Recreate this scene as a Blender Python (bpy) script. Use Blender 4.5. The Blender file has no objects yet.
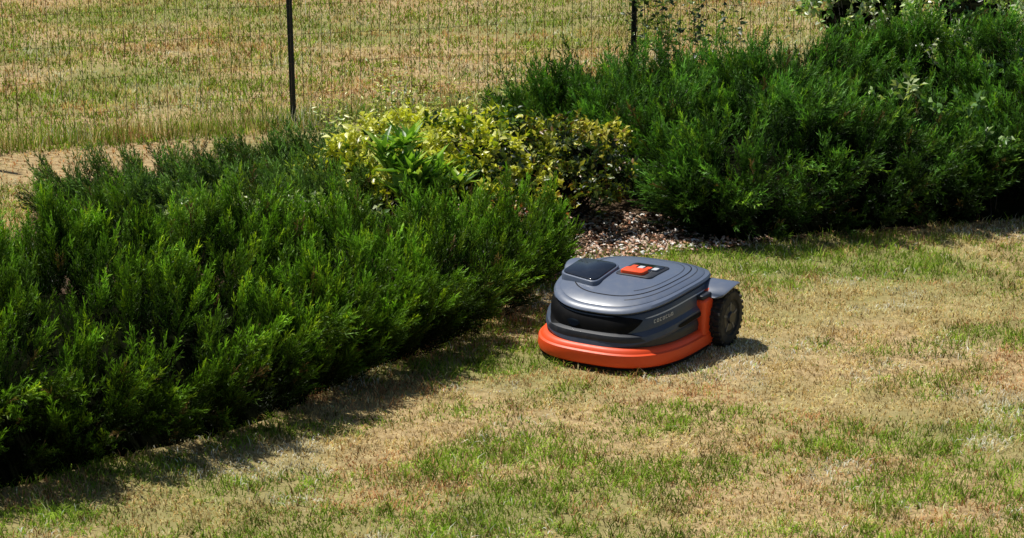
import bpy, bmesh, math, numpy as np
from mathutils import Vector, Matrix, Euler
rng=np.random.default_rng(7)
sc=bpy.context.scene
# ------------------------------------------------------------ helpers
def link(o): sc.collection.objects.link(o); return o
def h2(ix,iy,s):
    v=np.sin(ix*127.1+iy*311.7+s*74.7)*43758.5453
    return v-np.floor(v)
def vnoise(x,y,s=0):
    xi=np.floor(x);yi=np.floor(y);fx=x-xi;fy=y-yi
    fx=fx*fx*(3-2*fx);fy=fy*fy*(3-2*fy)
    a=h2(xi,yi,s);b=h2(xi+1,yi,s);c=h2(xi,yi+1,s);d=h2(xi+1,yi+1,s)
    return (a*(1-fx)+b*fx)*(1-fy)+(c*(1-fx)+d*fx)*fy
def fbm(x,y,s=0,o=4):
    r=0;a=.5;t=0
    for i in range(o):
        r=r+a*vnoise(x*2**i,y*2**i,s+i*3.1);t+=a;a*=.55
    return r/t
def sstep(a,b,x):
    t=np.clip((x-a)/(b-a),0,1);return t*t*(3-2*t)
def polysd(poly,x,y):
    """positive inside"""
    P=np.array(poly);n=len(P);d=np.full(x.shape,1e9);ins=np.zeros(x.shape,bool)
    for i in range(n):
        ax,ay=P[i];bx,by=P[(i+1)%n]
        ex,ey=bx-ax,by-ay
        t=np.clip(((x-ax)*ex+(y-ay)*ey)/(ex*ex+ey*ey),0,1)
        d=np.minimum(d,np.hypot(x-ax-t*ex,y-ay-t*ey))
        c=((ay>y)!=(by>y))&(x<(bx-ax)*(y-ay)/(by-ay+1e-12)+ax)
        ins^=c
    return np.where(ins,d,-d)
def mesh_np(name,V,F,C,mat,parent=None,smooth=False):
    V=np.ascontiguousarray(V,dtype=np.float32).reshape(-1,3);F=np.ascontiguousarray(F,dtype=np.int32)
    k=F.shape[1];me=bpy.data.meshes.new(name)
    me.vertices.add(len(V));me.vertices.foreach_set('co',V.ravel())
    me.loops.add(F.size);me.loops.foreach_set('vertex_index',F.ravel())
    me.polygons.add(len(F));me.polygons.foreach_set('loop_start',np.arange(0,F.size,k,dtype=np.int32))
    me.polygons.foreach_set('loop_total',np.full(len(F),k,dtype=np.int32))
    me.update(calc_edges=True)
    if smooth: me.polygons.foreach_set('use_smooth',np.ones(len(F),dtype=bool))
    if C is not None:
        ca=me.color_attributes.new(name='Col',type='FLOAT_COLOR',domain='POINT')
        CC=np.ones((len(V),4),dtype=np.float32);CC[:,:3]=np.clip(C,0,.92)
        ca.data.foreach_set('color',CC.ravel())
    me.materials.append(mat)
    o=link(bpy.data.objects.new(name,me))
    if parent: o.parent=parent
    return o
def frames(D,roll):
    D=D/np.linalg.norm(D,axis=1,keepdims=True)
    up=np.where(np.abs(D[:,2:3])<.95,np.array([[0,0,1.]]),np.array([[1.,0,0]]))
    X=np.cross(up,D);X/=np.linalg.norm(X,axis=1,keepdims=True);Y=np.cross(D,X)
    c=np.cos(roll)[:,None];s=np.sin(roll)[:,None]
    X2=X*c+Y*s;Y2=-X*s+Y*c
    return np.stack([X2,Y2,D],axis=2)
def inst(TV,TF,TC,P,R,S,IC):
    n=len(P);k=len(TV)
    S=np.asarray(S)
    if S.ndim==1:S=S[:,None]*np.ones((1,3))
    V=np.einsum('nij,nkj->nki',R,TV[None]*S[:,None,:])+P[:,None,:]
    F=(TF[None]+(np.arange(n)*k)[:,None,None]).reshape(-1,TF.shape[1])
    C=IC[:,None,:]*TC[None,:,None] if TC.ndim==1 else IC[:,None,:]*TC[None]
    return V.reshape(-1,3),F,C.reshape(-1,3)
def cat(parts):
    V=[];F=[];C=[];o=0
    for v,f,c in parts:
        V.append(v);F.append(f+o);C.append(c);o+=len(v)
    return np.concatenate(V),np.concatenate(F),np.concatenate(C)
# ------------------------------------------------------------ materials
def nm(name):
    m=bpy.data.materials.new(name);m.use_nodes=True;nt=m.node_tree;nt.nodes.clear()
    return m,nt,nt.nodes.new('ShaderNodeOutputMaterial')
def leafmat(name,rough=.55,trans=.3,tint=(1.1,1.2,.6),spec=.3):
    m,nt,out=nm(name);N=nt.nodes;L=nt.links
    a=N.new('ShaderNodeAttribute');a.attribute_name='Col'
    b=N.new('ShaderNodeBsdfPrincipled');b.inputs['Roughness'].default_value=rough
    b.inputs['Specular IOR Level'].default_value=spec
    if spec==0:
        b=N.new('ShaderNodeBsdfDiffuse');L.new(a.outputs['Color'],b.inputs['Color'])
    else: L.new(a.outputs['Color'],b.inputs['Base Color'])
    if trans==0:
        L.new(b.outputs[0],out.inputs[0]);return m
    t=N.new('ShaderNodeBsdfTranslucent');mx=N.new('ShaderNodeMixShader');mx.inputs[0].default_value=trans
    mu=N.new('ShaderNodeMix');mu.data_type='RGBA';mu.blend_type='MULTIPLY';mu.inputs[0].default_value=1
    mu.inputs[7].default_value=(*tint,1)
    L.new(a.outputs['Color'],mu.inputs[6]);L.new(mu.outputs[2],t.inputs[0])
    L.new(b.outputs[0],mx.inputs[1]);L.new(t.outputs[0],mx.inputs[2]);L.new(mx.outputs[0],out.inputs[0])
    return m
def noisemat(name,c1,c2,scale,rough=.9,bump=.3,c3=None,scale2=1.0,spec=.1):
    m,nt,out=nm(name);N=nt.nodes;L=nt.links
    tc=N.new('ShaderNodeTexCoord');no=N.new('ShaderNodeTexNoise');no.inputs['Scale'].default_value=scale;no.inputs['Detail'].default_value=8
    no.inputs['Roughness'].default_value=.7
    L.new(tc.outputs['Object'],no.inputs['Vector'])
    r=N.new('ShaderNodeValToRGB');r.color_ramp.elements[0].position=.35;r.color_ramp.elements[1].position=.65
    r.color_ramp.elements[0].color=(*c1,1);r.color_ramp.elements[1].color=(*c2,1)
    L.new(no.outputs[0],r.inputs[0]);col=r.outputs[0]
    if c3:
        n2=N.new('ShaderNodeTexNoise');n2.inputs['Scale'].default_value=scale2;n2.inputs['Detail'].default_value=5
        L.new(tc.outputs['Object'],n2.inputs['Vector'])
        r2=N.new('ShaderNodeValToRGB');r2.color_ramp.elements[0].position=.45;r2.color_ramp.elements[1].position=.62
        L.new(n2.outputs[0],r2.inputs[0])
        mx=N.new('ShaderNodeMix');mx.data_type='RGBA';mx.inputs[7].default_value=(*c3,1)
        L.new(r2.outputs[0],mx.inputs[0]);L.new(col,mx.inputs[6]);col=mx.outputs[2]
    b=N.new('ShaderNodeBsdfPrincipled');b.inputs['Roughness'].default_value=rough;b.inputs['Specular IOR Level'].default_value=spec
    L.new(col,b.inputs['Base Color'])
    bp=N.new('ShaderNodeBump');bp.inputs['Strength'].default_value=bump;bp.inputs['Distance'].default_value=.02
    L.new(no.outputs[0],bp.inputs['Height']);L.new(bp.outputs[0],b.inputs['Normal'])
    L.new(b.outputs[0],out.inputs[0]);return m
def plastic(name,c,rough=.35,var=.15,dust=.12,spec=.5,metal=0):
    m,nt,out=nm(name);N=nt.nodes;L=nt.links
    tc=N.new('ShaderNodeTexCoord');no=N.new('ShaderNodeTexNoise');no.inputs['Scale'].default_value=35;no.inputs['Detail'].default_value=6
    L.new(tc.outputs['Object'],no.inputs['Vector'])
    r=N.new('ShaderNodeValToRGB');r.color_ramp.elements[0].position=.5;r.color_ramp.elements[1].position=.8
    r.color_ramp.elements[0].color=(*c,1);d=tuple(x*(1-dust)+y*dust for x,y in zip(c,(.35,.3,.2)))
    r.color_ramp.elements[1].color=(*d,1);L.new(no.outputs[0],r.inputs[0])
    b=N.new('ShaderNodeBsdfPrincipled');b.inputs['Specular IOR Level'].default_value=spec;b.inputs['Metallic'].default_value=metal
    L.new(r.outputs[0],b.inputs['Base Color'])
    mr=N.new('ShaderNodeMapRange');mr.inputs[3].default_value=rough-.05;mr.inputs[4].default_value=rough+var
    L.new(no.outputs[0],mr.inputs[0]);L.new(mr.outputs[0],b.inputs['Roughness'])
    L.new(b.outputs[0],out.inputs[0]);return m
M_jun=leafmat('juniper_foliage',.5,.22,(1.2,1.35,.5),.2)
M_leaf=leafmat('broad_leaf',.35,.3,(1.1,1.2,.4),.5)
M_grass=leafmat('grass_blade',.6,.35,(1.05,1.05,.8),0)
M_core=noisemat('shrub_dark_core',(.003,.005,.002),(.009,.010,.005),30,spec=0)  # near-black filler colour, stands in for the shade inside the shrubs
M_ground=noisemat('dry_ground',(.24,.16,.075),(.60,.45,.23),26,.95,.5,(.26,.25,.09),.7)
M_bed=noisemat('bed_soil',(.04,.024,.014),(.15,.10,.06),40,.95,.6)
M_chip=leafmat('mulch_chip',.8,0,(1,1,1),0)
# ------------------------------------------------------------ world / sun / camera
az=Vector((-.84,.54)).normalized();el=math.radians(62)
sdir=Vector((az.x*math.cos(el),az.y*math.cos(el),math.sin(el)))
w=bpy.data.worlds.new('World');sc.world=w;w.use_nodes=True
nt=w.node_tree;bg=nt.nodes['Background'];sky=nt.nodes.new('ShaderNodeTexSky');sky.sky_type='NISHITA';sky.sun_disc=False
sky.sun_elevation=el;sky.sun_rotation=math.atan2(az.x,az.y);nt.links.new(sky.outputs[0],bg.inputs[0]);bg.inputs[1].default_value=.065
sl=bpy.data.lights.new('sun','SUN');sl.energy=5.0;sl.angle=math.radians(.5);sl.color=(1,.965,.89)
so=link(bpy.data.objects.new('sun',sl));so.rotation_euler=sdir.to_track_quat('Z','Y').to_euler()
sc.view_settings.view_transform='Standard';sc.view_settings.look='None';sc.view_settings.exposure=0
cd=bpy.data.cameras.new('camera');cam=link(bpy.data.objects.new('camera',cd));sc.camera=cam
cd.sensor_width=36;cd.lens=78;cd.clip_end=1000
cam.location=(0,0,2.2);cam.rotation_euler=(math.radians(74.5),0,0)
# ------------------------------------------------------------ ground
V=np.array([[-300,-300,0],[300,-300,0],[300,300,0],[-300,300,0]],float)
mesh_np('ground',V,np.array([[0,1,2,3]]),None,M_ground)
BED=[(-2.9,5.05),(-2.05,5.46),(-1.50,5.76),(-.88,6.17),(-.41,6.80),(-.13,7.22),(.09,7.72),(.28,8.04),(.58,8.16),(.87,8.24),(1.15,8.38),(1.55,8.50),(2.1,8.72),(3.6,9.2),(5,9.6),(5,12),(2.4,11.3),(.6,10.6),(-.6,9.85),(-1.45,9.25),(-1.95,8.75),(-1.95,8.4),(-2.3,7.6),(-4,7.1),(-4,5.05)]
def sheet(name,poly,z,mat):
    me=bpy.data.meshes.new(name);bm=bmesh.new()
    bm.faces.new([bm.verts.new((x,y,z)) for x,y in poly]);bmesh.ops.triangulate(bm,faces=bm.faces[:]);bm.to_mesh(me);bm.free()
    me.materials.append(mat);return link(bpy.data.objects.new(name,me))
sheet('garden_bed',BED,.004,M_bed)
# ------------------------------------------------------------ grass blades
def blades(x,y,L,W,lean,col,z0=0,curl=.5):
    n=len(x);a=rng.uniform(0,2*np.pi,n)
    dx=np.cos(a);dy=np.sin(a);f=rng.uniform(0,2*np.pi,n);wx=np.cos(f);wy=np.sin(f)
    V=np.zeros((n,5,3));
    h1=.5*L*np.cos(lean*.6);o1=.5*L*np.sin(lean*.6)
    h2_=h1+.5*L*np.cos(lean*1.4);o2=o1+.5*L*np.sin(lean*1.4)
    V[:,0]=np.stack([x-wx*W/2,y-wy*W/2,np.zeros(n)-.003],1)
    V[:,1]=np.stack([x+wx*W/2,y+wy*W/2,np.zeros(n)-.003],1)
    V[:,2]=np.stack([x+dx*o1-wx*W*.4,y+dy*o1-wy*W*.4,h1],1)
    V[:,3]=np.stack([x+dx*o1+wx*W*.4,y+dy*o1+wy*W*.4,h1],1)
    V[:,4]=np.stack([x+dx*o2,y+dy*o2,np.maximum(h2_,.004)],1)
    V[:,:,2]+=z0
    T=np.array([[0,1,3],[0,3,2],[2,3,4]])
    F=(T[None]+(np.arange(n)*5)[:,None,None]).reshape(-1,3)
    C=col[:,None,:]*np.array([.7,.7,1.0,1.0,1.15])[None,:,None]
    return V.reshape(-1,3),F,C.reshape(-1,3)
def gs(x,y,cx,cy,sx,sy): return np.exp(-((x-cx)/sx)**2-((y-cy)/sy)**2)
def greenness(x,y):
    s=(y-.45*x)
    g=.36+3.1*(fbm(x*1.3,y*2.0,3,5)-.5)+2.0*(fbm(x*5,y*6,9,4)-.5)+.22*np.sin(s*2*np.pi/.42)
    g+=.85*gs(x,y,.22,5.82,.28,.22)+.8*gs(x,y,-.1,5.42,.6,.18)+.95*gs(x,y,.95,8.0,.45,.16)+.6*gs(x,y,1.5,7.8,.5,.12)
    g+=.45*gs(x,y,1.0,5.7,.5,.3)+.3*gs(x,y,.55,6.3,.3,.12)+.4*gs(x,y,-1.0,5.35,.4,.12)+.2*gs(x,y,.1,6.9,.3,.2)
    g-=.5*gs(x,y,-.3,6.1,.35,.35)+.4*gs(x,y,1.5,7.35,.3,.25)+.5*gs(x,y,.9,6.4,.25,.15)+.3*gs(x,y,-.8,5.6,.5,.1)
    return np.clip(g,.04,.95)
def grasscol(n,g,x,y):
    r=rng.random(n);isg=r<g
    t=rng.random((n,1));
    dry=np.array([.74,.50,.19])*(1-t)+np.array([.92,.78,.44])*t
    gr=np.array([.13,.25,.02])*(1-t)+np.array([.38,.52,.07])*t
    pk=np.array([.66,.36,.18])*np.ones((n,1))
    pn=sstep(.46,.62,fbm(x*2.3+7,y*2.3,21,3))[:,None]
    dry=np.where(rng.random((n,1))<pn*.7,pk*(.7+.6*t),dry)
    wn=sstep(.50,.66,fbm(x*3.3+1,y*3.3,77,3))[:,None]
    dry=np.where(rng.random((n,1))<wn*.65,np.array([[.92,.88,.68]]),dry)
    c=np.where(isg[:,None],gr,dry);br=rng.random(n)<.09
    c=np.where(br[:,None],np.array([[.20,.11,.045]]),c)
    m=.38+1.35*fbm(x*18,y*14,61,2)
    return c*rng.uniform(.65,1.25,(n,1))*m[:,None]
parts=[]
n=340000
y=rng.uniform(4.9,9.3,n);x=rng.uniform(-1,1,n)*(.30*y+.35)
sd=polysd(BED,x,y);k=(sd<rng.normal(.03,.03,n));x=x[k];y=y[k];n=len(x)
dens=fbm(x*13,y*13,31,3);k=rng.random(n)<-.2+2.2*dens;x=x[k];y=y[k];n=len(x)
g=greenness(x,y)
L=rng.uniform(.012,.032,n)*(.7+.7*g)*(.2+1.6*fbm(x*10,y*10,5,3));
parts.append(blades(x,y,L,rng.uniform(.0018,.0042,n),rng.uniform(.4,1.45,n),grasscol(n,g,x,y)))
n=26000;x=rng.uniform(-2.2,3.2,n);y=rng.uniform(5,9.3,n);sd=polysd(BED,x,y);k=(np.abs(sd)<.07)&(fbm(x*5,y*5,4,3)>.38);x=x[k];y=y[k];n=len(x)
parts.append(blades(x,y,rng.uniform(.03,.06,n),rng.uniform(.002,.004,n),rng.uniform(.2,1.1,n),grasscol(n,greenness(x,y)*.5+.45,x,y)))
n=50000;x=rng.uniform(-4,4,n);y=rng.uniform(2,9.4,n);k=(np.abs(x)>(.30*y+.3))|(y<4.95);k&=polysd(BED,x,y)<0;x=x[k];y=y[k];n=len(x)
parts.append(blades(x,y,rng.uniform(.02,.04,n),rng.uniform(.003,.006,n),rng.uniform(.1,1.35,n),grasscol(n,greenness(x,y),x,y)))
mesh_np('lawn_grass',*cat(parts),M_grass)
# field
fy=lambda x:10.9+.385*x   # fence line
def fieldgreen(x,y):
    return np.clip(.66+1.8*(fbm(x*.7,y*2.2,41,4)-.5)+1.4*(fbm(x*4,y*7,43,3)-.5)-.5*gs(x,y,0,12.4,9,.35)-.1*sstep(0,2,x),.08,.92)
parts=[]
n=250000;y=rng.uniform(8.0,16.5,n);x=rng.uniform(-1,1,n)*(.27*y+.3);k=polysd(BED,x,y)<rng.normal(0,.03,n)
k&=~((y<9.6)&(x>-1));x=x[k];y=y[k];n=len(x)
near=y<fy(x)-.15
g=fieldgreen(x,y);g=np.where(near,.03+.25*sstep(.55,.7,fbm(x*3,y*3,8,3)),g)
dn=fbm(x*4,y*7,55,3);k=rng.random(n)<np.where(near,.33,.0+1.8*dn);x=x[k];y=y[k];g=g[k];near=near[k];dn=dn[k];n=len(x)
L=np.where(near,rng.uniform(.01,.022,n),rng.uniform(.02,.055,n)*(.3+1.2*dn))
parts.append(blades(x,y,L,rng.uniform(.003,.007,n),rng.uniform(.3,1.4,n),grasscol(n,g,x,y)*np.where(near[:,None],np.array([[1.0,.76,.66]]),np.array([[.90,.90,.78]]))))
n=11000;x=rng.uniform(-4,4,n);y=fy(x)+rng.normal(0,.07,n);k=polysd(BED,x,y)<.1;x=x[k];y=y[k];n=len(x)
parts.append(blades(x,y,rng.uniform(.05,.15,n),rng.uniform(.002,.004,n),rng.uniform(.05,.6,n),grasscol(n,np.full(n,.6),x,y)))
n=80000;y=rng.uniform(16,34,n);x=rng.uniform(-1,1,n)*(.45*y)
parts.append(blades(x,y,rng.uniform(.05,.1,n),rng.uniform(.01,.018,n),rng.uniform(.1,1.2,n),grasscol(n,fieldgreen(x,y),x,y)*.9))
n=2200;y=rng.uniform(10.3,16,n);x=rng.uniform(-1,1,n)*(.27*y);k=y>fy(x);x=x[k];y=y[k];n=len(x)
parts.append(blades(x,y,rng.uniform(.08,.18,n),rng.uniform(.002,.004,n),rng.uniform(.05,.5,n),grasscol(n,np.full(n,.1),x,y)))
mesh_np('field_grass',*cat(parts),M_grass)
# ------------------------------------------------------------ juniper
def shoot(seed,nt=7,npt=4,tl=.34,nl=.13,nw=.042,ang=.55):
    r=np.random.default_rng(seed);V=[];F=[];C=[]
    def needle(p,d,l,w,c0,c1):
        s=np.cross(d,r.normal(size=3));s/=np.linalg.norm(s);i=len(V)
        V.extend([p-s*w/2,p+s*w/2,p+d*l]);F.append([i,i+1,i+2]);C.extend([c0,c0,c1])
    def twig(p,d,l,n,c):
        for j in range(n):
            t=(j+.5)/n;q=p+d*l*t
            v=r.normal(size=3);v-=v.dot(d)*d;v/=np.linalg.norm(v)
            e=d*.85+v*.5;e/=np.linalg.norm(e)
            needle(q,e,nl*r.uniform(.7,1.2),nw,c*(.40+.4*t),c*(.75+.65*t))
        needle(p+d*l*.6,d,l*.6,nw,c,c*1.7)
    for i in range(nt):
        t=i/nt;a=i*2.4+r.uniform(-.3,.3);k=ang*r.uniform(.7,1.2)
        d=np.array([math.cos(a)*math.sin(k),math.sin(a)*math.sin(k),math.cos(k)])
        twig(np.array([0,0,t*.85]),d,tl*(1-.5*t),npt,.40+.7*t)
    twig(np.array([0,0,.4]),np.array([0,0,1.]),.6,npt+3,1.15)
    V.extend([np.array([-.012,0,0]),np.array([.012,0,0]),np.array([0,0,.9])]);F.append([len(V)-3,len(V)-2,len(V)-1]);C.extend([.3,.3,.4])
    return np.array(V),np.array(F),np.array(C)
class Bush:
    def __init__(s,poly,H,w,lump,seed,lscale=3.5): s.p=poly;s.H=H;s.w=w;s.lump=lump;s.seed=seed;s.ls=lscale
    def h(s,x,y,inset=0):
        wob=.08*(fbm(x*3,y*3,s.seed+50,2)-.5)
        d=np.maximum(polysd(s.p,x,y)+wob-inset,0)
        e=np.clip(d/s.w,0,1);e=np.sqrt(1-(1-e)**2)
        return s.H(x,y)*e*(1+s.lump*(2*fbm(x*s.ls,y*s.ls,s.seed,2)-1))
def build_juniper(name,B,bbox,nplumes,nedge,ntips,plen,tiplen,cdark,clight,updir,outw,seed,bias=(0,0),curve=.3,edgeup=.35,ang=.5,spread=.36,clump=.6,csc=5):
    r=np.random.default_rng(seed)
    N0=(nplumes+nedge)*24
    x=r.uniform(bbox[0],bbox[2],N0);y=r.uniform(bbox[1],bbox[3],N0)
    sd=polysd(B.p,x,y)
    # shoots gather into boughs, leaving dark hollows between them
    cl=fbm(x*csc,y*csc,seed+9,2);keep=r.random(N0)<(1-clump)+clump*sstep(.40,.60,cl)
    k=(sd>.04)&keep;xt,yt=x[k][:nplumes],y[k][:nplumes]
    k=(sd>.0)&(sd<.12);xe,ye=x[k][:nedge],y[k][:nedge]
    isE=np.r_[np.zeros(len(xt),bool),np.ones(len(xe),bool)]
    x=np.r_[xt,xe];y=np.r_[yt,ye];n=len(x)
    h=B.h(x,y)*(.86+.28*sstep(.35,.65,fbm(x*csc,y*csc,seed+9,2)));e=.02
    gx=(polysd(B.p,x+e,y)-polysd(B.p,x-e,y))/(2*e);gy=(polysd(B.p,x,y+e)-polysd(B.p,x,y-e))/(2*e)
    hx=(B.h(x+e,y)-B.h(x-e,y))/(2*e);hy=(B.h(x,y+e)-B.h(x,y-e))/(2*e)
    gm=np.hypot(hx,hy)+1e-6;sc_=np.minimum(gm,2.5)/gm;den=np.sqrt(1+np.minimum(gm,2.5)**2)
    nx=np.where(isE,-gx,-hx*sc_/den);ny=np.where(isE,-gy,-hy*sc_/den);nz=np.where(isE,.1,1/den)
    he=B.H(x,y)*.8
    zz=np.where(isE,r.uniform(.03,1,n)*he,h*r.uniform(.82,1,n))
    D=np.stack([nx*outw+bias[0]*~isE,ny*outw+bias[1]*~isE,nz*.6+np.where(isE,edgeup,updir)],1)+r.normal(0,.26,(n,3))
    D[:,2]=np.maximum(D[:,2],.08);D/=np.linalg.norm(D,axis=1,keepdims=True)
    PL=r.uniform(.6,1.4,n)*plen*np.where(isE,.9,1)
    P0=np.stack([x,y,np.maximum(zz,.04)],1)-D*(PL*.9)[:,None];
    P0[:,2]=np.maximum(P0[:,2],.01)
    pc=r.uniform(0,1,n)
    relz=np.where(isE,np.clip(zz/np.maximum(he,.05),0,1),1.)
    parts=[]
    tpl=[shoot(seed+i,ang=ang) for i in range(4)]
    for ti,T in enumerate(tpl):
        m=(n*ntips)//4;idx=r.integers(0,n,m);t=r.uniform(.15,1,m)**.8
        d=D[idx];side=r.normal(size=(m,3));side-=(side*d).sum(1,keepdims=True)*d;side/=np.linalg.norm(side,axis=1,keepdims=True)
        lat=(1-t*.85)*spread*PL[idx]*r.uniform(.2,1,m)
        P=P0[idx]+d*(PL[idx]*t)[:,None]+side*lat[:,None]
        P[:,2]+=curve*PL[idx]*t**2*.35
        dd=d+side*r.uniform(.1,.5,m)[:,None]+np.array([0,0,.2+curve*.5]);
        P[:,2]=np.maximum(P[:,2],.01)
        L=tiplen*r.uniform(.6,1.3,m)*(.7+.45*t)
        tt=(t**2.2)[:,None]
        c=(cdark*(1-tt)+clight*tt)  # shade between shoots put into the colour, along with brighter new growth
        c=c*((.4+1.2*pc[idx])*(.28+.72*relz[idx]**1.5))[:,None]*r.uniform(.7,1.3,(m,1))  # edge shoots darkened toward the ground, base shade painted into them
        yel=(r.random(m)<.15);c[yel]*=np.array([1.8,1.4,.9])
        br=r.random(m)<.012;c[br]=np.array([.22,.14,.06])
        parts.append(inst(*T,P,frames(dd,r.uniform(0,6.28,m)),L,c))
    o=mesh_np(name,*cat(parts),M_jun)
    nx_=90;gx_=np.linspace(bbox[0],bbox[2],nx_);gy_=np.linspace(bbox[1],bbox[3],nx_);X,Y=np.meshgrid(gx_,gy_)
    Z=B.h(X.ravel(),Y.ravel(),.12)*.60-.03+.03*r.random(X.size)  # added core under the foliage, blocks light and the view through it
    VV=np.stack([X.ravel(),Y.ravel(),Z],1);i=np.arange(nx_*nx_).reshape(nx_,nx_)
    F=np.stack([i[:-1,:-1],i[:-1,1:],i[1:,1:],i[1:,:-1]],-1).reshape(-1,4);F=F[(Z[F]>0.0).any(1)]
    mesh_np('dark_core',VV,F,None,M_core,parent=o)
    return o
HED=[(-3.0,4.60),(-1.95,5.20),(-1.45,5.54),(-.78,6.01),(-.32,6.66),(-.05,7.09),(.15,7.56),(.22,7.90),(-.1,8.0),(-.8,7.55),(-1.6,7.1),(-3.0,6.8)]
def HH(x,y): return np.interp(x+.25*(y-7.2),[-3,-1.5,-.6,-.2,.05,.3],[.43,.42,.38,.29,.17,.08])*(.78+.22*sstep(0,.55,polysd(HED,x,y)))
build_juniper('juniper_hedge',Bush(HED,HH,.34,.40,1),(-3.0,4.5,.3,8.1),950,820,20,.20,.080,np.array([.012,.036,.006]),np.array([.22,.42,.032]),.72,.75,11,curve=.5,ang=.42,spread=.34,clump=.7,csc=5)
LOW=[(-1.92,8.62),(-1.55,8.95),(-1.05,9.3),(-.7,9.4),(-.35,9.2),(-.45,8.3),(-.9,8.0),(-1.7,8.2)]
build_juniper('juniper_shrub',Bush(LOW,lambda x,y:np.interp(x,[-2.1,-1.2,-.5],[.07,.14,.18]),.3,.3,5,4),(-2.0,8.0,-.2,9.5),400,120,17,.18,.085,np.array([.02,.05,.018]),np.array([.19,.33,.07]),.20,.8,31,bias=(-.35,0),curve=.12,clump=.5,csc=6)
BIG=[(.60,8.30),(.90,8.19),(1.2,8.32),(1.6,8.42),(2.15,8.64),(3.4,9.10),(3.6,11.5),(2.4,11.0),(1.2,10.7),(.5,10.4),(-.05,10.0),(-.10,9.7),(.35,9.2),(.52,8.75)]
build_juniper('juniper_shrub.001',Bush(BIG,lambda x,y:np.interp(x,[-.1,.5,1.2,2.5],[.10,.25,.37,.38])*(1-.3*sstep(9.9,11.2,y)),.36,.55,9,2.2),(-.3,8.1,3.6,11.6),1150,620,19,.32,.10,np.array([.010,.032,.008]),np.array([.15,.33,.05]),.24,.9,51,bias=(.1,-.3),curve=.10,spread=.28,clump=.85,csc=3.2)
# ------------------------------------------------------------ broad-leaf shrubs
def leaf(fold=.18,w=.5):
    V=np.array([[0,0,0],[-w/2,-.0+fold,.45],[w/2,fold,.45],[0,0,.45],[0,-.08,1.0]],float)
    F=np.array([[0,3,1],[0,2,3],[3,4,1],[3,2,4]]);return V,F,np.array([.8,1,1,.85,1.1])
twV=np.array([[-.5,0,0],[.5,0,0],[0,.8,0],[0,.2,1]],float);twF=np.array([[0,1,3],[1,2,3],[2,0,3]])
def build_broad(name,blobs,nleaf,llen,palette,pw,seed,shell=.25,tdir=.5,w=.55):
    r=np.random.default_rng(seed);parts=[]
    tot=sum(b[3]*b[4] for b in blobs)
    T=leaf(.15,w)
    for (cx,cy,cz,rx,rz,ry) in blobs:
        n=int(nleaf*rx*rz/tot)
        nc=max(4,n//9)
        d=r.normal(size=(nc,3));d[:,2]=np.abs(d[:,2])*.9-.15;d/=np.linalg.norm(d,axis=1,keepdims=True)
        lump=.68+.64*fbm(d[:,0]*3+cx,d[:,1]*3+d[:,2]*2,seed,2)
        rad=(1-shell*r.random(nc)**1.5)*lump
        cp=np.array([cx,cy,cz])+d*rad[:,None]*np.array([rx,ry,rz])
        cp[:,2]=np.maximum(cp[:,2],.02)
        sh=d*.7+np.array([0,0,.6])+r.normal(0,.25,(nc,3));sh/=np.linalg.norm(sh,axis=1,keepdims=True)
        cc=fbm(cp[:,0]*6,cp[:,2]*6+cp[:,1]*4,seed+3,3)
        idx=np.repeat(np.arange(nc),9);m=len(idx)
        s=r.normal(size=(m,3));ld=sh[idx]*tdir+s/np.linalg.norm(s,axis=1,keepdims=True)*.8
        P=cp[idx]+sh[idx]*(r.random(m)*llen*1.5)[:,None]
        pi=np.clip((cc[idx]-.5)*2.2+.5+r.normal(0,.28,m),0,.999)
        cum=np.cumsum(pw)/np.sum(pw);pk=np.searchsorted(cum,pi);c=np.array(palette)[pk]*r.uniform(.75,1.25,(m,1))
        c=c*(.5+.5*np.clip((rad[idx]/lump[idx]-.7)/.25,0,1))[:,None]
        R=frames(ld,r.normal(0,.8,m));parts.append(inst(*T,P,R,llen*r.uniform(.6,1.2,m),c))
        base=np.array([cx,cy,.0])+r.normal(0,.05,(nc,3))*np.array([1,1,0]);dv=cp-base;ln=np.linalg.norm(dv,axis=1)
        k=slice(0,nc,3);S=np.stack([np.full(nc,.006),np.full(nc,.006),ln],1)
        parts.append(inst(twV,twF,np.ones(4),base[k],frames(dv[k],np.zeros(len(dv[k]))),S[k],np.full((len(dv[k]),3),.05)*np.array([1,.7,.5])))
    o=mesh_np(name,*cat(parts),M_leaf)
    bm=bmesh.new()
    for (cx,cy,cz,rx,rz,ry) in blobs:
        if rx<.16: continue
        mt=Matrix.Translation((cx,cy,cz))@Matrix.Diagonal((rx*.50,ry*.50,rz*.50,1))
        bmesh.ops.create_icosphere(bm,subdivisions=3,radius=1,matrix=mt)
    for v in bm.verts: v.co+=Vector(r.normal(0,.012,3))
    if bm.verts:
        me=bpy.data.meshes.new('dark_core');bm.to_mesh(me);me.materials.append(M_core)  # added dark filler, stops the view through the leaves
        c=link(bpy.data.objects.new('dark_core',me));c.parent=o
    bm.free();return o
YG=[(.04,.09,.02),(.14,.25,.03),(.36,.46,.04),(.78,.76,.07),(.90,.88,.28)]
build_broad('euonymus_shrub',[(-.38,8.80,.17,.36,.22,.32),(-.08,8.75,.19,.32,.23,.32),(-.60,8.78,.12,.2,.18,.2),(-.24,8.5,.11,.34,.17,.2)],9600,.037,YG,[.4,.6,1.0,1.9,1.4],3)
DK=[(.03,.055,.015),(.08,.12,.025),(.18,.24,.03),(.30,.16,.04),(.70,.64,.10)]
build_broad('euonymus_shrub.001',[(.22,8.74,.17,.30,.22,.28),(.10,8.5,.12,.28,.17,.2)],5000,.03,DK,[1.0,1.0,1,.6,1.4],4)
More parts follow.
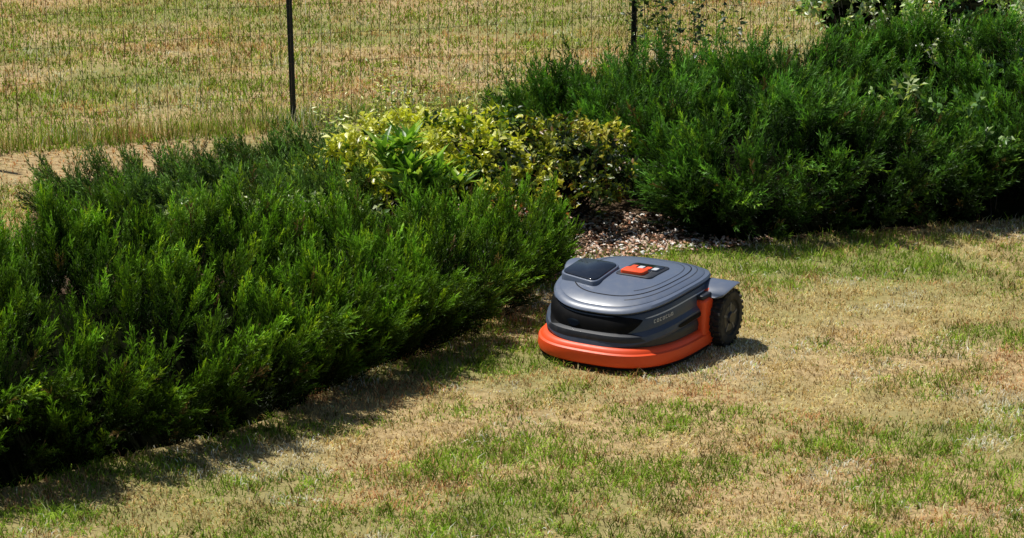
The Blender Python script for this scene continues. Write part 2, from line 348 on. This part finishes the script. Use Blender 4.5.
def rosette(name,pts,seed,ll,cols):
    r=np.random.default_rng(seed);parts=[];T=leaf(.08,.24)
    for (x,y,z) in pts:
        n=14;a=np.arange(n)*2.4;e=r.uniform(.3,1.2,n)
        D=np.stack([np.cos(a)*np.cos(e),np.sin(a)*np.cos(e),np.sin(e)],1)
        parts.append(inst(*T,np.tile([[x,y,z]],(n,1))+r.normal(0,.008,(n,3)),frames(D,np.full(n,0.)),ll*r.uniform(.7,1.2,n),np.array(cols)[r.integers(0,len(cols),n)]))
        parts.append(inst(twV,twF,np.ones(4),np.array([[x,y,0.]]),frames(np.array([[.01,0,z]]),np.zeros(1)),np.array([[.008,.008,z]]),np.array([[.1,.07,.04]])))
    return mesh_np(name,*cat(parts),M_leaf)
r0=np.random.default_rng(5)
rosette('rhododendron_plant',[(-.33+r0.normal(0,.08),8.33+r0.normal(0,.05),.25+r0.uniform(-.08,.13)) for i in range(18)],6,.12,[(.16,.32,.04),(.34,.58,.08),(.09,.2,.03),(.5,.66,.14)])
build_broad('barberry_plant',[(-.06,8.20,.09,.16,.09,.08),(.09,8.20,.06,.12,.08,.07)],700,.022,[(.2,.05,.03),(.4,.12,.06),(.15,.2,.04),(.6,.3,.16)],[1,1,.5,.6],8)
build_broad('ground_cover_plant',[(-1.02,7.75,.23,.20,.07,.08),(-.82,7.8,.22,.16,.07,.08),(-.62,7.85,.20,.15,.07,.08)],700,.028,[(.14,.26,.06),(.3,.42,.12),(.5,.62,.25),(.75,.82,.5)],[.9,1.2,1.0,.6],9)
PALE=[(.04,.10,.03),(.14,.32,.06),(.36,.60,.15),(.62,.80,.32),(.88,.92,.70)]
build_broad('dogwood_shrub',[(2.0,11.9,.40,.42,.40,.4),(2.6,12.0,.45,.5,.5,.45),(3.2,12.1,.48,.55,.5,.5),(2.30,11.1,.36,.42,.31,.3),(2.9,10.9,.36,.45,.33,.3),(1.75,11.6,.34,.22,.24,.2)],17000,.042,PALE,[.4,1,1.5,1.4,.8],12)
build_broad('dogwood_shrub.001',[(2.15,10.3,.36,.26,.12,.25),(2.6,10.1,.38,.28,.14,.3),(2.35,9.7,.38,.2,.1,.2)],1500,.04,PALE,[.4,1.2,1.5,.8,.4],13)
build_broad('bramble_plant',[(1.82,8.85,.38,.10,.07,.1),(1.9,8.65,.28,.07,.08,.08),(1.6,9.0,.42,.07,.05,.07)],260,.04,[(.15,.3,.07),(.35,.5,.17),(.6,.7,.35)],[1,1,1],14)
WY=[(.12,.2,.03),(.3,.4,.06),(.6,.66,.12),(.82,.80,.28)]
def stalks(name,pts,seed,hh,ll,pal,nl=26,w=.4):
    r=np.random.default_rng(seed);parts=[];T=leaf(.1,w)
    for (x,y) in pts:
        H=hh*r.uniform(.6,1.15);lx,ly=r.normal(0,.12,2)*H
        D=np.array([[lx,ly,H]])
        parts.append(inst(twV,twF,np.ones(4),np.array([[x,y,0.]]),frames(D,np.zeros(1)),np.array([[.006,.006,np.linalg.norm(D)]]),np.array([[.09,.1,.04]])))
        n=nl;t=r.uniform(.25,1,n)[:,None];P=np.array([[x,y,0]])+D*t+r.normal(0,.02,(n,3))
        a=r.uniform(0,6.28,n);Dd=np.stack([np.cos(a),np.sin(a),r.uniform(-.2,.9,n)],1)
        parts.append(inst(*T,P,frames(Dd,r.normal(0,.5,n)),ll*r.uniform(.5,1.2,n)*(1.2-.5*t[:,0]),np.array(pal)[r.integers(0,len(pal),n)]*r.uniform(.8,1.2,(n,1))))
    return mesh_np(name,*cat(parts),M_leaf)
stalks('weed_plant',[(r0.uniform(-.78,-.10),9.4+r0.uniform(-.15,.35)) for i in range(64)],21,.44,.035,WY,26)
stalks('weed_plant.001',[(.06+r0.normal(0,.06),10.25+r0.normal(0,.05)) for i in range(5)],22,.48,.04,WY,26)
DV=[(.02,.04,.015),(.05,.09,.02),(.10,.17,.04),(.2,.28,.08)]
stalks('climbing_plant',[(.76+r0.normal(0,.16),11.08+r0.normal(0,.05)) for i in range(16)],23,1.0,.045,DV,55,.6)
stalks('weed_plant.002',[(1.4+r0.normal(0,.5),11.05+r0.normal(0,.1)) for i in range(14)],24,.4,.035,DV+WY[:2],26)
# ------------------------------------------------------------ mulch
r=np.random.default_rng(77);n=4600
x=r.uniform(.0,1.0,n);y=r.uniform(7.7,8.75,n);k=polysd(BED,x,y)>-.03;x=x[k];y=y[k];n=len(x)
cv=np.array([[1,0,-.3],[-.5,.8,-.3],[-.6,-.7,-.3],[.1,0,.5],[.5,.6,.2]],float)
cf=np.array([[0,4,3],[4,1,3],[1,2,3],[2,0,3]])
pal=np.array([(.36,.17,.10),(.62,.38,.26),(.75,.55,.44),(.90,.84,.78),(.14,.08,.05),(.45,.36,.26)])
v,f,c=inst(cv,cf,np.array([.8,.8,.8,1.1,1]),np.stack([x,y,r.uniform(.006,.02,n)],1),frames(r.normal(0,.35,(n,3))+np.array([0,0,1]),r.uniform(0,6.28,n)),np.stack([r.uniform(.006,.02,n),r.uniform(.004,.01,n),r.uniform(.004,.01,n)],1),pal[r.integers(0,6,n)])
mesh_np('mulch',v,f,c,M_chip)
# ------------------------------------------------------------ fence
M_post=plastic('painted_steel_post',(.012,.015,.016),.5,.2,.08)
M_wire=plastic('rusty_wire',(.11,.085,.06),.7,.2,.3,spec=.2)
fe=link(bpy.data.objects.new('wire_fence',None))
u=Vector((1,.385,0)).normalized();p0=Vector((-1.06,10.5,0))
def box_into(bm,c,ax,ay,az_,sx,sy,sz):
    vs=[bm.verts.new(c+ax*(i*sx/2)+ay*(j*sy/2)+az_*(k_*sz/2)) for i in(-1,1) for j in(-1,1) for k_ in(-1,1)]
    for q in [(0,1,3,2),(4,6,7,5),(0,4,5,1),(2,3,7,6),(0,2,6,4),(1,5,7,3)]: bm.faces.new([vs[i] for i in q])
nrm=Vector((-u.y,u.x,0))
for i in range(-2,5):
    bm=bmesh.new();P=p0+u*(1.80*i);lean=Vector((.012*(1 if i%2 else -1),0,1)).normalized()
    box_into(bm,P+Vector((0,0,.62)),u,nrm,lean,.028,.005,1.35)
    box_into(bm,P+nrm*.016+Vector((0,0,.62)),u,nrm,lean,.005,.027,1.35)
    for k in range(24): box_into(bm,P-nrm*.006+lean*(.05+k*.052),u,nrm,lean,.012,.006,.012)
    me=bpy.data.meshes.new('post');bm.to_mesh(me);bm.free();me.materials.append(M_post)
    o=link(bpy.data.objects.new('post_%d'%(i+3),me));o.parent=fe
bm=bmesh.new();Lf=7*1.80;s0=-2*1.80;off=-nrm*.014
ns=int(Lf/.05)
for i in range(ns):
    s=s0+i*.05+.004*math.sin(i*2.7);b=.006*math.sin(s*3.1)
    box_into(bm,p0+u*s+off+nrm*b+Vector((0,0,.60)),u,nrm,Vector((.008*math.sin(i*1.7),0,1)),.0019,.0019,1.2)
for k in range(9):
    for j in range(64):
        a=s0+Lf*j/64;b_=s0+Lf*(j+1)/64;zk=k*.15
        A=p0+u*a+off+nrm*.006*math.sin(a*3.1)+Vector((0,0,zk+.012*math.sin(a*1.9+k)));B=p0+u*b_+off+nrm*.006*math.sin(b_*3.1)+Vector((0,0,zk+.012*math.sin(b_*1.9+k)))
        d=(B-A);box_into(bm,(A+B)/2+nrm*.0024,d.normalized(),nrm,Vector((0,0,1)),d.length,.0013,.0013)
me=bpy.data.meshes.new('wire_mesh');bm.to_mesh(me);bm.free();me.materials.append(M_wire);o=link(bpy.data.objects.new('wire_mesh',me));o.parent=fe
# ------------------------------------------------------------ mower
MO=link(bpy.data.objects.new('robotic_lawn_mower',None));MO.location=(.400,7.02,0);MO.rotation_euler=(0,0,math.radians(-30))
MO.scale=(.98,.98,.95)
m_or=plastic('orange_plastic',(.88,.085,.014),.42,.15,.05)
m_gr=plastic('slate_plastic',(.060,.078,.118),.34,.15,.08)
m_lid=plastic('lid_plastic',(.110,.137,.20),.32,.15,.08)
m_dk=plastic('charcoal_plastic',(.020,.023,.032),.45,.15,.08)
m_bk=plastic('black_plastic',(.004,.004,.005),.6,.1,.02,spec=.15)
m_gl=plastic('glossy_black',(.010,.014,.024),.12,.05,.03)
m_rb=plastic('tyre_rubber',(.016,.016,.016),.8,.1,.25)
m_lt=plastic('light_trim',(.6,.62,.65),.4,.1,.05)
def outl(a,hx,yf,yr,n=2.6):
    c=math.cos(a);s=math.sin(a)
    x=hx*math.copysign(abs(c)**(2/n),c);y=(yf if s<0 else yr)*math.copysign(abs(s)**(2/n),s)
    return x,y
def fin(bm,name,mat,smooth=True,sharp=35,parent=MO):
    bmesh.ops.recalc_face_normals(bm,faces=bm.faces[:])
    me=bpy.data.meshes.new(name);bm.to_mesh(me);bm.free();me.materials.append(mat)
    if smooth:
        for p in me.polygons:p.use_smooth=True
        me.set_sharp_from_angle(angle=math.radians(sharp))
    o=link(bpy.data.objects.new(name,me));o.parent=parent;return o
def tilt(y): return -.60*min(0,y+.02)**2-.40*max(0,y-.06)**2
def loft(name,rings,mat,n=2.6,N=96,usetilt=True,sharp=35):
    bm=bmesh.new();R=[]
    for (hx,yf,yr,z) in rings:
        ring=[]
        for i in range(N):
            x,y=outl(2*math.pi*i/N,hx,yf,yr,n);ring.append(bm.verts.new((x,y,z+(tilt(y) if usetilt else 0))))
        R.append(ring)
    for a,b in zip(R,R[1:]):
        for i in range(N): bm.faces.new([a[i],a[(i+1)%N],b[(i+1)%N],b[i]])
    for ring,z in ((R[0],rings[0][3]),(R[-1],rings[-1][3])):
        c=bm.verts.new((0,0,z+(tilt(0) if usetilt else 0)))
        for i in range(N): bm.faces.new([ring[i],ring[(i+1)%N],c])
    return fin(bm,name,mat,True,sharp)
loft('chassis',[(.19,.26,.26,.04),(.215,.285,.27,.055),(.225,.30,.28,.11)],m_bk,usetilt=False)
loft('lower_body',[(.225,.30,.28,.075),(.240,.318,.29,.082),(.243,.322,.294,.108),(.239,.317,.290,.122),(.225,.29,.28,.135)],m_dk,usetilt=False,n=2.9)
SH=[(.225,.292,.285,.118),(.247,.322,.298,.132),(.250,.326,.300,.142),(.247,.321,.298,.158),(.236,.303,.290,.170),(.233,.299,.287,.200),(.224,.288,.279,.222),(.205,.262,.262,.234)]
loft('upper_shell',SH,m_gr,n=2.7,sharp=28)
def shpt(a,z,off):
    zs=[q[3] for q in SH];hx=np.interp(z,zs,[q[0] for q in SH]);yf=np.interp(z,zs,[q[1] for q in SH]);yr=np.interp(z,zs,[q[2] for q in SH])
    x,y=outl(a,hx+off,yf+off,yr+off,2.7);return (x,y,z+tilt(y))
def strip(name,a0,a1,zl,zh,off,mat,M=40,K=6,p=2.6,skew=0):
    bm=bmesh.new();G=[]
    for i in range(M+1):
        t=i/M;a=math.radians(a0+(a1-a0)*t);e=(1-abs(2*t-1)**p)
        zc=zh-(zh-zl)*.3;lo=zc+(zl-zc)*e;hi=zc+(zh-zc)*e
        G.append([bm.verts.new(shpt(a,lo+(hi-lo)*j/K+skew*t,off)) for j in range(K+1)])
    for i in range(M):
        for j in range(K): bm.faces.new([G[i][j],G[i+1][j],G[i+1][j+1],G[i][j+1]])
    return fin(bm,name,mat,True)
strip('camera_slot',-152,-52,.160,.226,.0030,m_bk,p=4)
strip('camera_glass',-106,-95,.182,.204,.0050,m_gl)
loft('lid_rim',[(.205,.262,.262,.226),(.226,.290,.280,.230),(.229,.294,.283,.236),(.224,.288,.279,.243),(.21,.27,.265,.246)],m_lid,n=2.7)
loft('lid',[(.205,.262,.258,.240),(.212,.270,.264,.247),(.206,.263,.258,.2505),(.17,.22,.215,.2575),(.11,.145,.14,.2635),(.05,.06,.06,.266)],m_lid,n=2.6)
def ringline(name,hx,yf,yr,w_,mat,a0=0,a1=360,n=2.6,M=90):
    bm=bmesh.new();L=[]
    for i in range(M+1):
        a=math.radians(a0+(a1-a0)*i/M)
        row=[]
        for d in (0,-w_):
            x,y=outl(a,hx+d,yf+d,yr+d,n);zz=np.interp(hx+d,[.05,.11,.17,.206],[.266,.2635,.2575,.2505]);row.append(bm.verts.new((x,y,zz+tilt(y)+.0007)))
        L.append(row)
    for a,b in zip(L,L[1:]): bm.faces.new([a[0],b[0],b[1],a[1]])
    fin(bm,name,mat)
ringline('lid_seam',.172,.223,.218,.0035,m_bk)
ringline('lid_groove',.150,.195,.190,.0022,m_dk,-60,120)
ringline('lid_trim',.190,.243,.238,.0025,m_dk,-70,110)
def sweepU(name,prof,a0,a1,mat,hx=.262,yf=.345,yr=.30,n=2.9,M=72):
    bm=bmesh.new();R=[]
    for i in range(M+1):
        a=math.radians(a0+(a1-a0)*i/M)
        R.append([bm.verts.new((*outl(a,hx+o,yf+o,yr+o,n),z)) for o,z in prof])
    K=len(prof)
    for i in range(M):
        for j in range(K): bm.faces.new([R[i][j],R[i+1][j],R[i+1][(j+1)%K],R[i][(j+1)%K]])
    bm.faces.new(R[0]);bm.faces.new(R[-1]);return fin(bm,name,mat,True,30)
prof=[(-.03,.022),(-.004,.022),(.002,.027),(.006,.042),(.003,.066),(-.004,.070),(-.008,.079),(-.016,.085),(-.03,.087)]
sweepU('bumper',prof,-188,8,m_or)
sweepU('bumper_lip',[(-.018,.014),(-.002,.014),(.000,.018),(-.002,.0215),(-.018,.0215)],-184,4,m_bk)
def rbox(name,loc,size,mat,bev=.01,rot=(0,0,0),seg=4,parent=MO):
    bm=bmesh.new();bmesh.ops.create_cube(bm,size=1,matrix=Matrix.Diagonal((*size,1)))
    bmesh.ops.bevel(bm,geom=bm.edges[:],offset=bev,segments=seg,profile=.6,affect='EDGES')
    mt=Matrix.Translation(loc)@Euler(rot).to_matrix().to_4x4()
    bmesh.ops.transform(bm,matrix=mt,verts=bm.verts[:]);return fin(bm,name,mat,True,40,parent)
def rounded(q,r_,k=6):
    out=[]
    for i in range(len(q)):
        p=Vector(q[i]);a=(Vector(q[i-1])-p).normalized();b=(Vector(q[(i+1)%len(q)])-p).normalized()
        A=p+a*r_;B=p+b*r_
        for j in range(k+1):
            t=j/k;out.append(A*(1-t)**2+p*2*t*(1-t)+B*t*t)
    return out
def slab(name,q,r_,z0,z1,mat,tx=0,ty=0,ch=.004):
    bm=bmesh.new();pts=rounded(q,r_);C=sum(pts,Vector((0,0)))/len(pts);R=[]
    for s,z in ((1,z0),(1,z1-ch),(1-ch*5,z1-ch*.3),(1-ch*11,z1)):
        R.append([bm.verts.new((C.x+(p.x-C.x)*s,C.y+(p.y-C.y)*s,z+tx*(p.x-C.x)+ty*(p.y-C.y))) for p in pts])
    n=len(pts)
    for a,b in zip(R,R[1:]):
        for i in range(n): bm.faces.new([a[i],a[(i+1)%n],b[(i+1)%n],b[i]])
    bm.faces.new(R[0]);bm.faces.new(R[-1]);return fin(bm,name,mat,True,50)
quad=[(-.205,-.15),(-.045,-.19),(-.045,.0),(-.20,.01)]
slab('sensor_pad_base',quad,.035,.225,.270,m_lid,ty=.10,ch=.003)
q2=[((x+.125)*.92-.125,(y+.082)*.92-.082) for x,y in quad]
slab('sensor_pad',q2,.032,.268,.2745,m_gl,ty=.10,ch=.003)
slab('control_panel',[(-.035,-.075),(.100,-.075),(.100,.080),(-.035,.080)],.02,.25,.2675,m_dk,ch=.002)
slab('stop_button',[(-.020,-.065),(.064,-.065),(.064,-.012),(-.020,-.012)],.012,.26,.278,m_or,ch=.003)
slab('display',[(-.022,.000),(.086,.000),(.086,.068),(-.022,.068)],.008,.26,.2695,m_gl,ch=.001)
for i in range(4): slab('key_%d'%i,[(-.018+i*.026,.008),(.001+i*.026,.008),(.001+i*.026,.036),(-.018+i*.026,.036)],.004,.265,.2712,m_or if i in(0,2) else m_lt,ch=.001)
def marks(name,a0,a1,zb,hh,nm_,mat,seed):
    r=np.random.default_rng(seed);bm=bmesh.new();da=(a1-a0)/nm_
    def q(aa,ab,za,zc): bm.faces.new([bm.verts.new(shpt(math.radians(p_),z_,.0012)) for p_,z_ in ((aa,za),(ab,za),(ab,zc),(aa,zc))])
    for i in range(nm_):
        a=a0+i*da;q(a,a+da*.18,zb,zb+hh)
        if r.random()<.8:q(a+da*.18,a+da*.65,zb+hh*.82,zb+hh)
        if r.random()<.6:q(a+da*.18,a+da*.65,zb,zb+hh*.18)
        if r.random()<.7:q(a+da*.5,a+da*.68,zb+hh*.18,zb+hh*.8)
    fin(bm,name,mat,False)
marks('side_lettering',-42,-22,.186,.011,7,m_lt,3)
strip('side_vent',-20,4,.135,.152,.0015,m_bk,p=6)
strip('shell_line',-50,10,.206,.210,.0012,m_lt,p=10)
def lathe(name,prof,c,mat,N=48,side=1):
    bm=bmesh.new();R=[]
    for x,rr in prof:
        R.append([bm.verts.new((c[0]+side*x,c[1]+rr*math.cos(2*math.pi*i/N),c[2]+rr*math.sin(2*math.pi*i/N))) for i in range(N)])
    for a,b in zip(R,R[1:]):
        for i in range(N): bm.faces.new([a[i],a[(i+1)%N],b[(i+1)%N],b[i]])
    bm.faces.new(R[0]);bm.faces.new(R[-1]);return fin(bm,name,mat,True,35)
for s,tag in ((1,'l'),(-1,'r')):
    c=(s*.275,.140,.100)
    lathe('tyre_'+tag,[(-.024,.06),(-.024,.088),(-.018,.095),(0,.097),(.018,.095),(.024,.088),(.024,.066),(.018,.062)],c,m_rb,side=s)
    lathe('hub_'+tag,[(.0,.064),(.013,.064),(.015,.05),(.019,.046),(.019,.022),(.026,.018),(.026,.004)],c,m_dk,side=s)
    lathe('hub_ring_'+tag,[(.010,.062),(.0165,.062),(.0165,.056),(.010,.056)],c,m_or,side=s)
    bm=bmesh.new()
    for i in range(26):
        a=2*math.pi*i/26
        for kx,sh in ((-.011,0),(.011,.5)):
            a2=a+sh*2*math.pi/26;er=Vector((0,math.cos(a2),math.sin(a2)));et=Vector((0,-math.sin(a2),math.cos(a2)))
            box_into(bm,Vector(c)+Vector((kx,0,0))+er*.0975,Vector((1,0,0)),et,er,.024,.010,.008)
    fin(bm,'tread_'+tag,m_rb,False)
    bm=bmesh.new()
    for i in range(5):
        a=2*math.pi*i/5+.3;er=Vector((0,math.cos(a),math.sin(a)));et=Vector((0,-math.sin(a),math.cos(a)))
        box_into(bm,Vector(c)+Vector((s*.0165,0,0))+er*.038,Vector((1,0,0)),et,er,.008,.008,.030)
    fin(bm,'spokes_'+tag,m_gr,False)
    lathe('wheel_arch_'+tag,[(-.075,.108),(-.034,.112),(-.028,.106),(-.028,.03)],(c[0],c[1]-.018,.108),m_or,side=s)
    rbox('drive_pod_'+tag,(s*.238,.038,.110),(.050,.075,.165),m_or,.016)
    rbox('pod_cap_'+tag,(s*.236,.035,.198),(.044,.066,.016),m_dk,.006)
    bm=bmesh.new();G=[]
    for i in range(19):
        a=math.radians(52+i*84/18);e=math.sin(math.pi*i/18)**.4
        row=[]
        for rr,x in ((.113,-.07),(.121,-.07),(.121,.034*e),(.118,.042*e),(.113,.040*e)):
            row.append(bm.verts.new((c[0]+s*x,c[1]+rr*math.cos(a),c[2]+.006+rr*math.sin(a))))
        G.append(row)
    for a,b in zip(G,G[1:]):
        for j in range(5): bm.faces.new([a[j],a[(j+1)%5],b[(j+1)%5],b[j]])
    bm.faces.new(G[0]);bm.faces.new(G[-1]);fin(bm,'fender_'+tag,m_lid,True,50)
    lathe('caster_'+tag,[(-.015,.02),(-.015,.034),(0,.037),(.015,.034),(.015,.02)],(s*.13,-.22,.037),m_rb,side=s,N=32)
print('done')
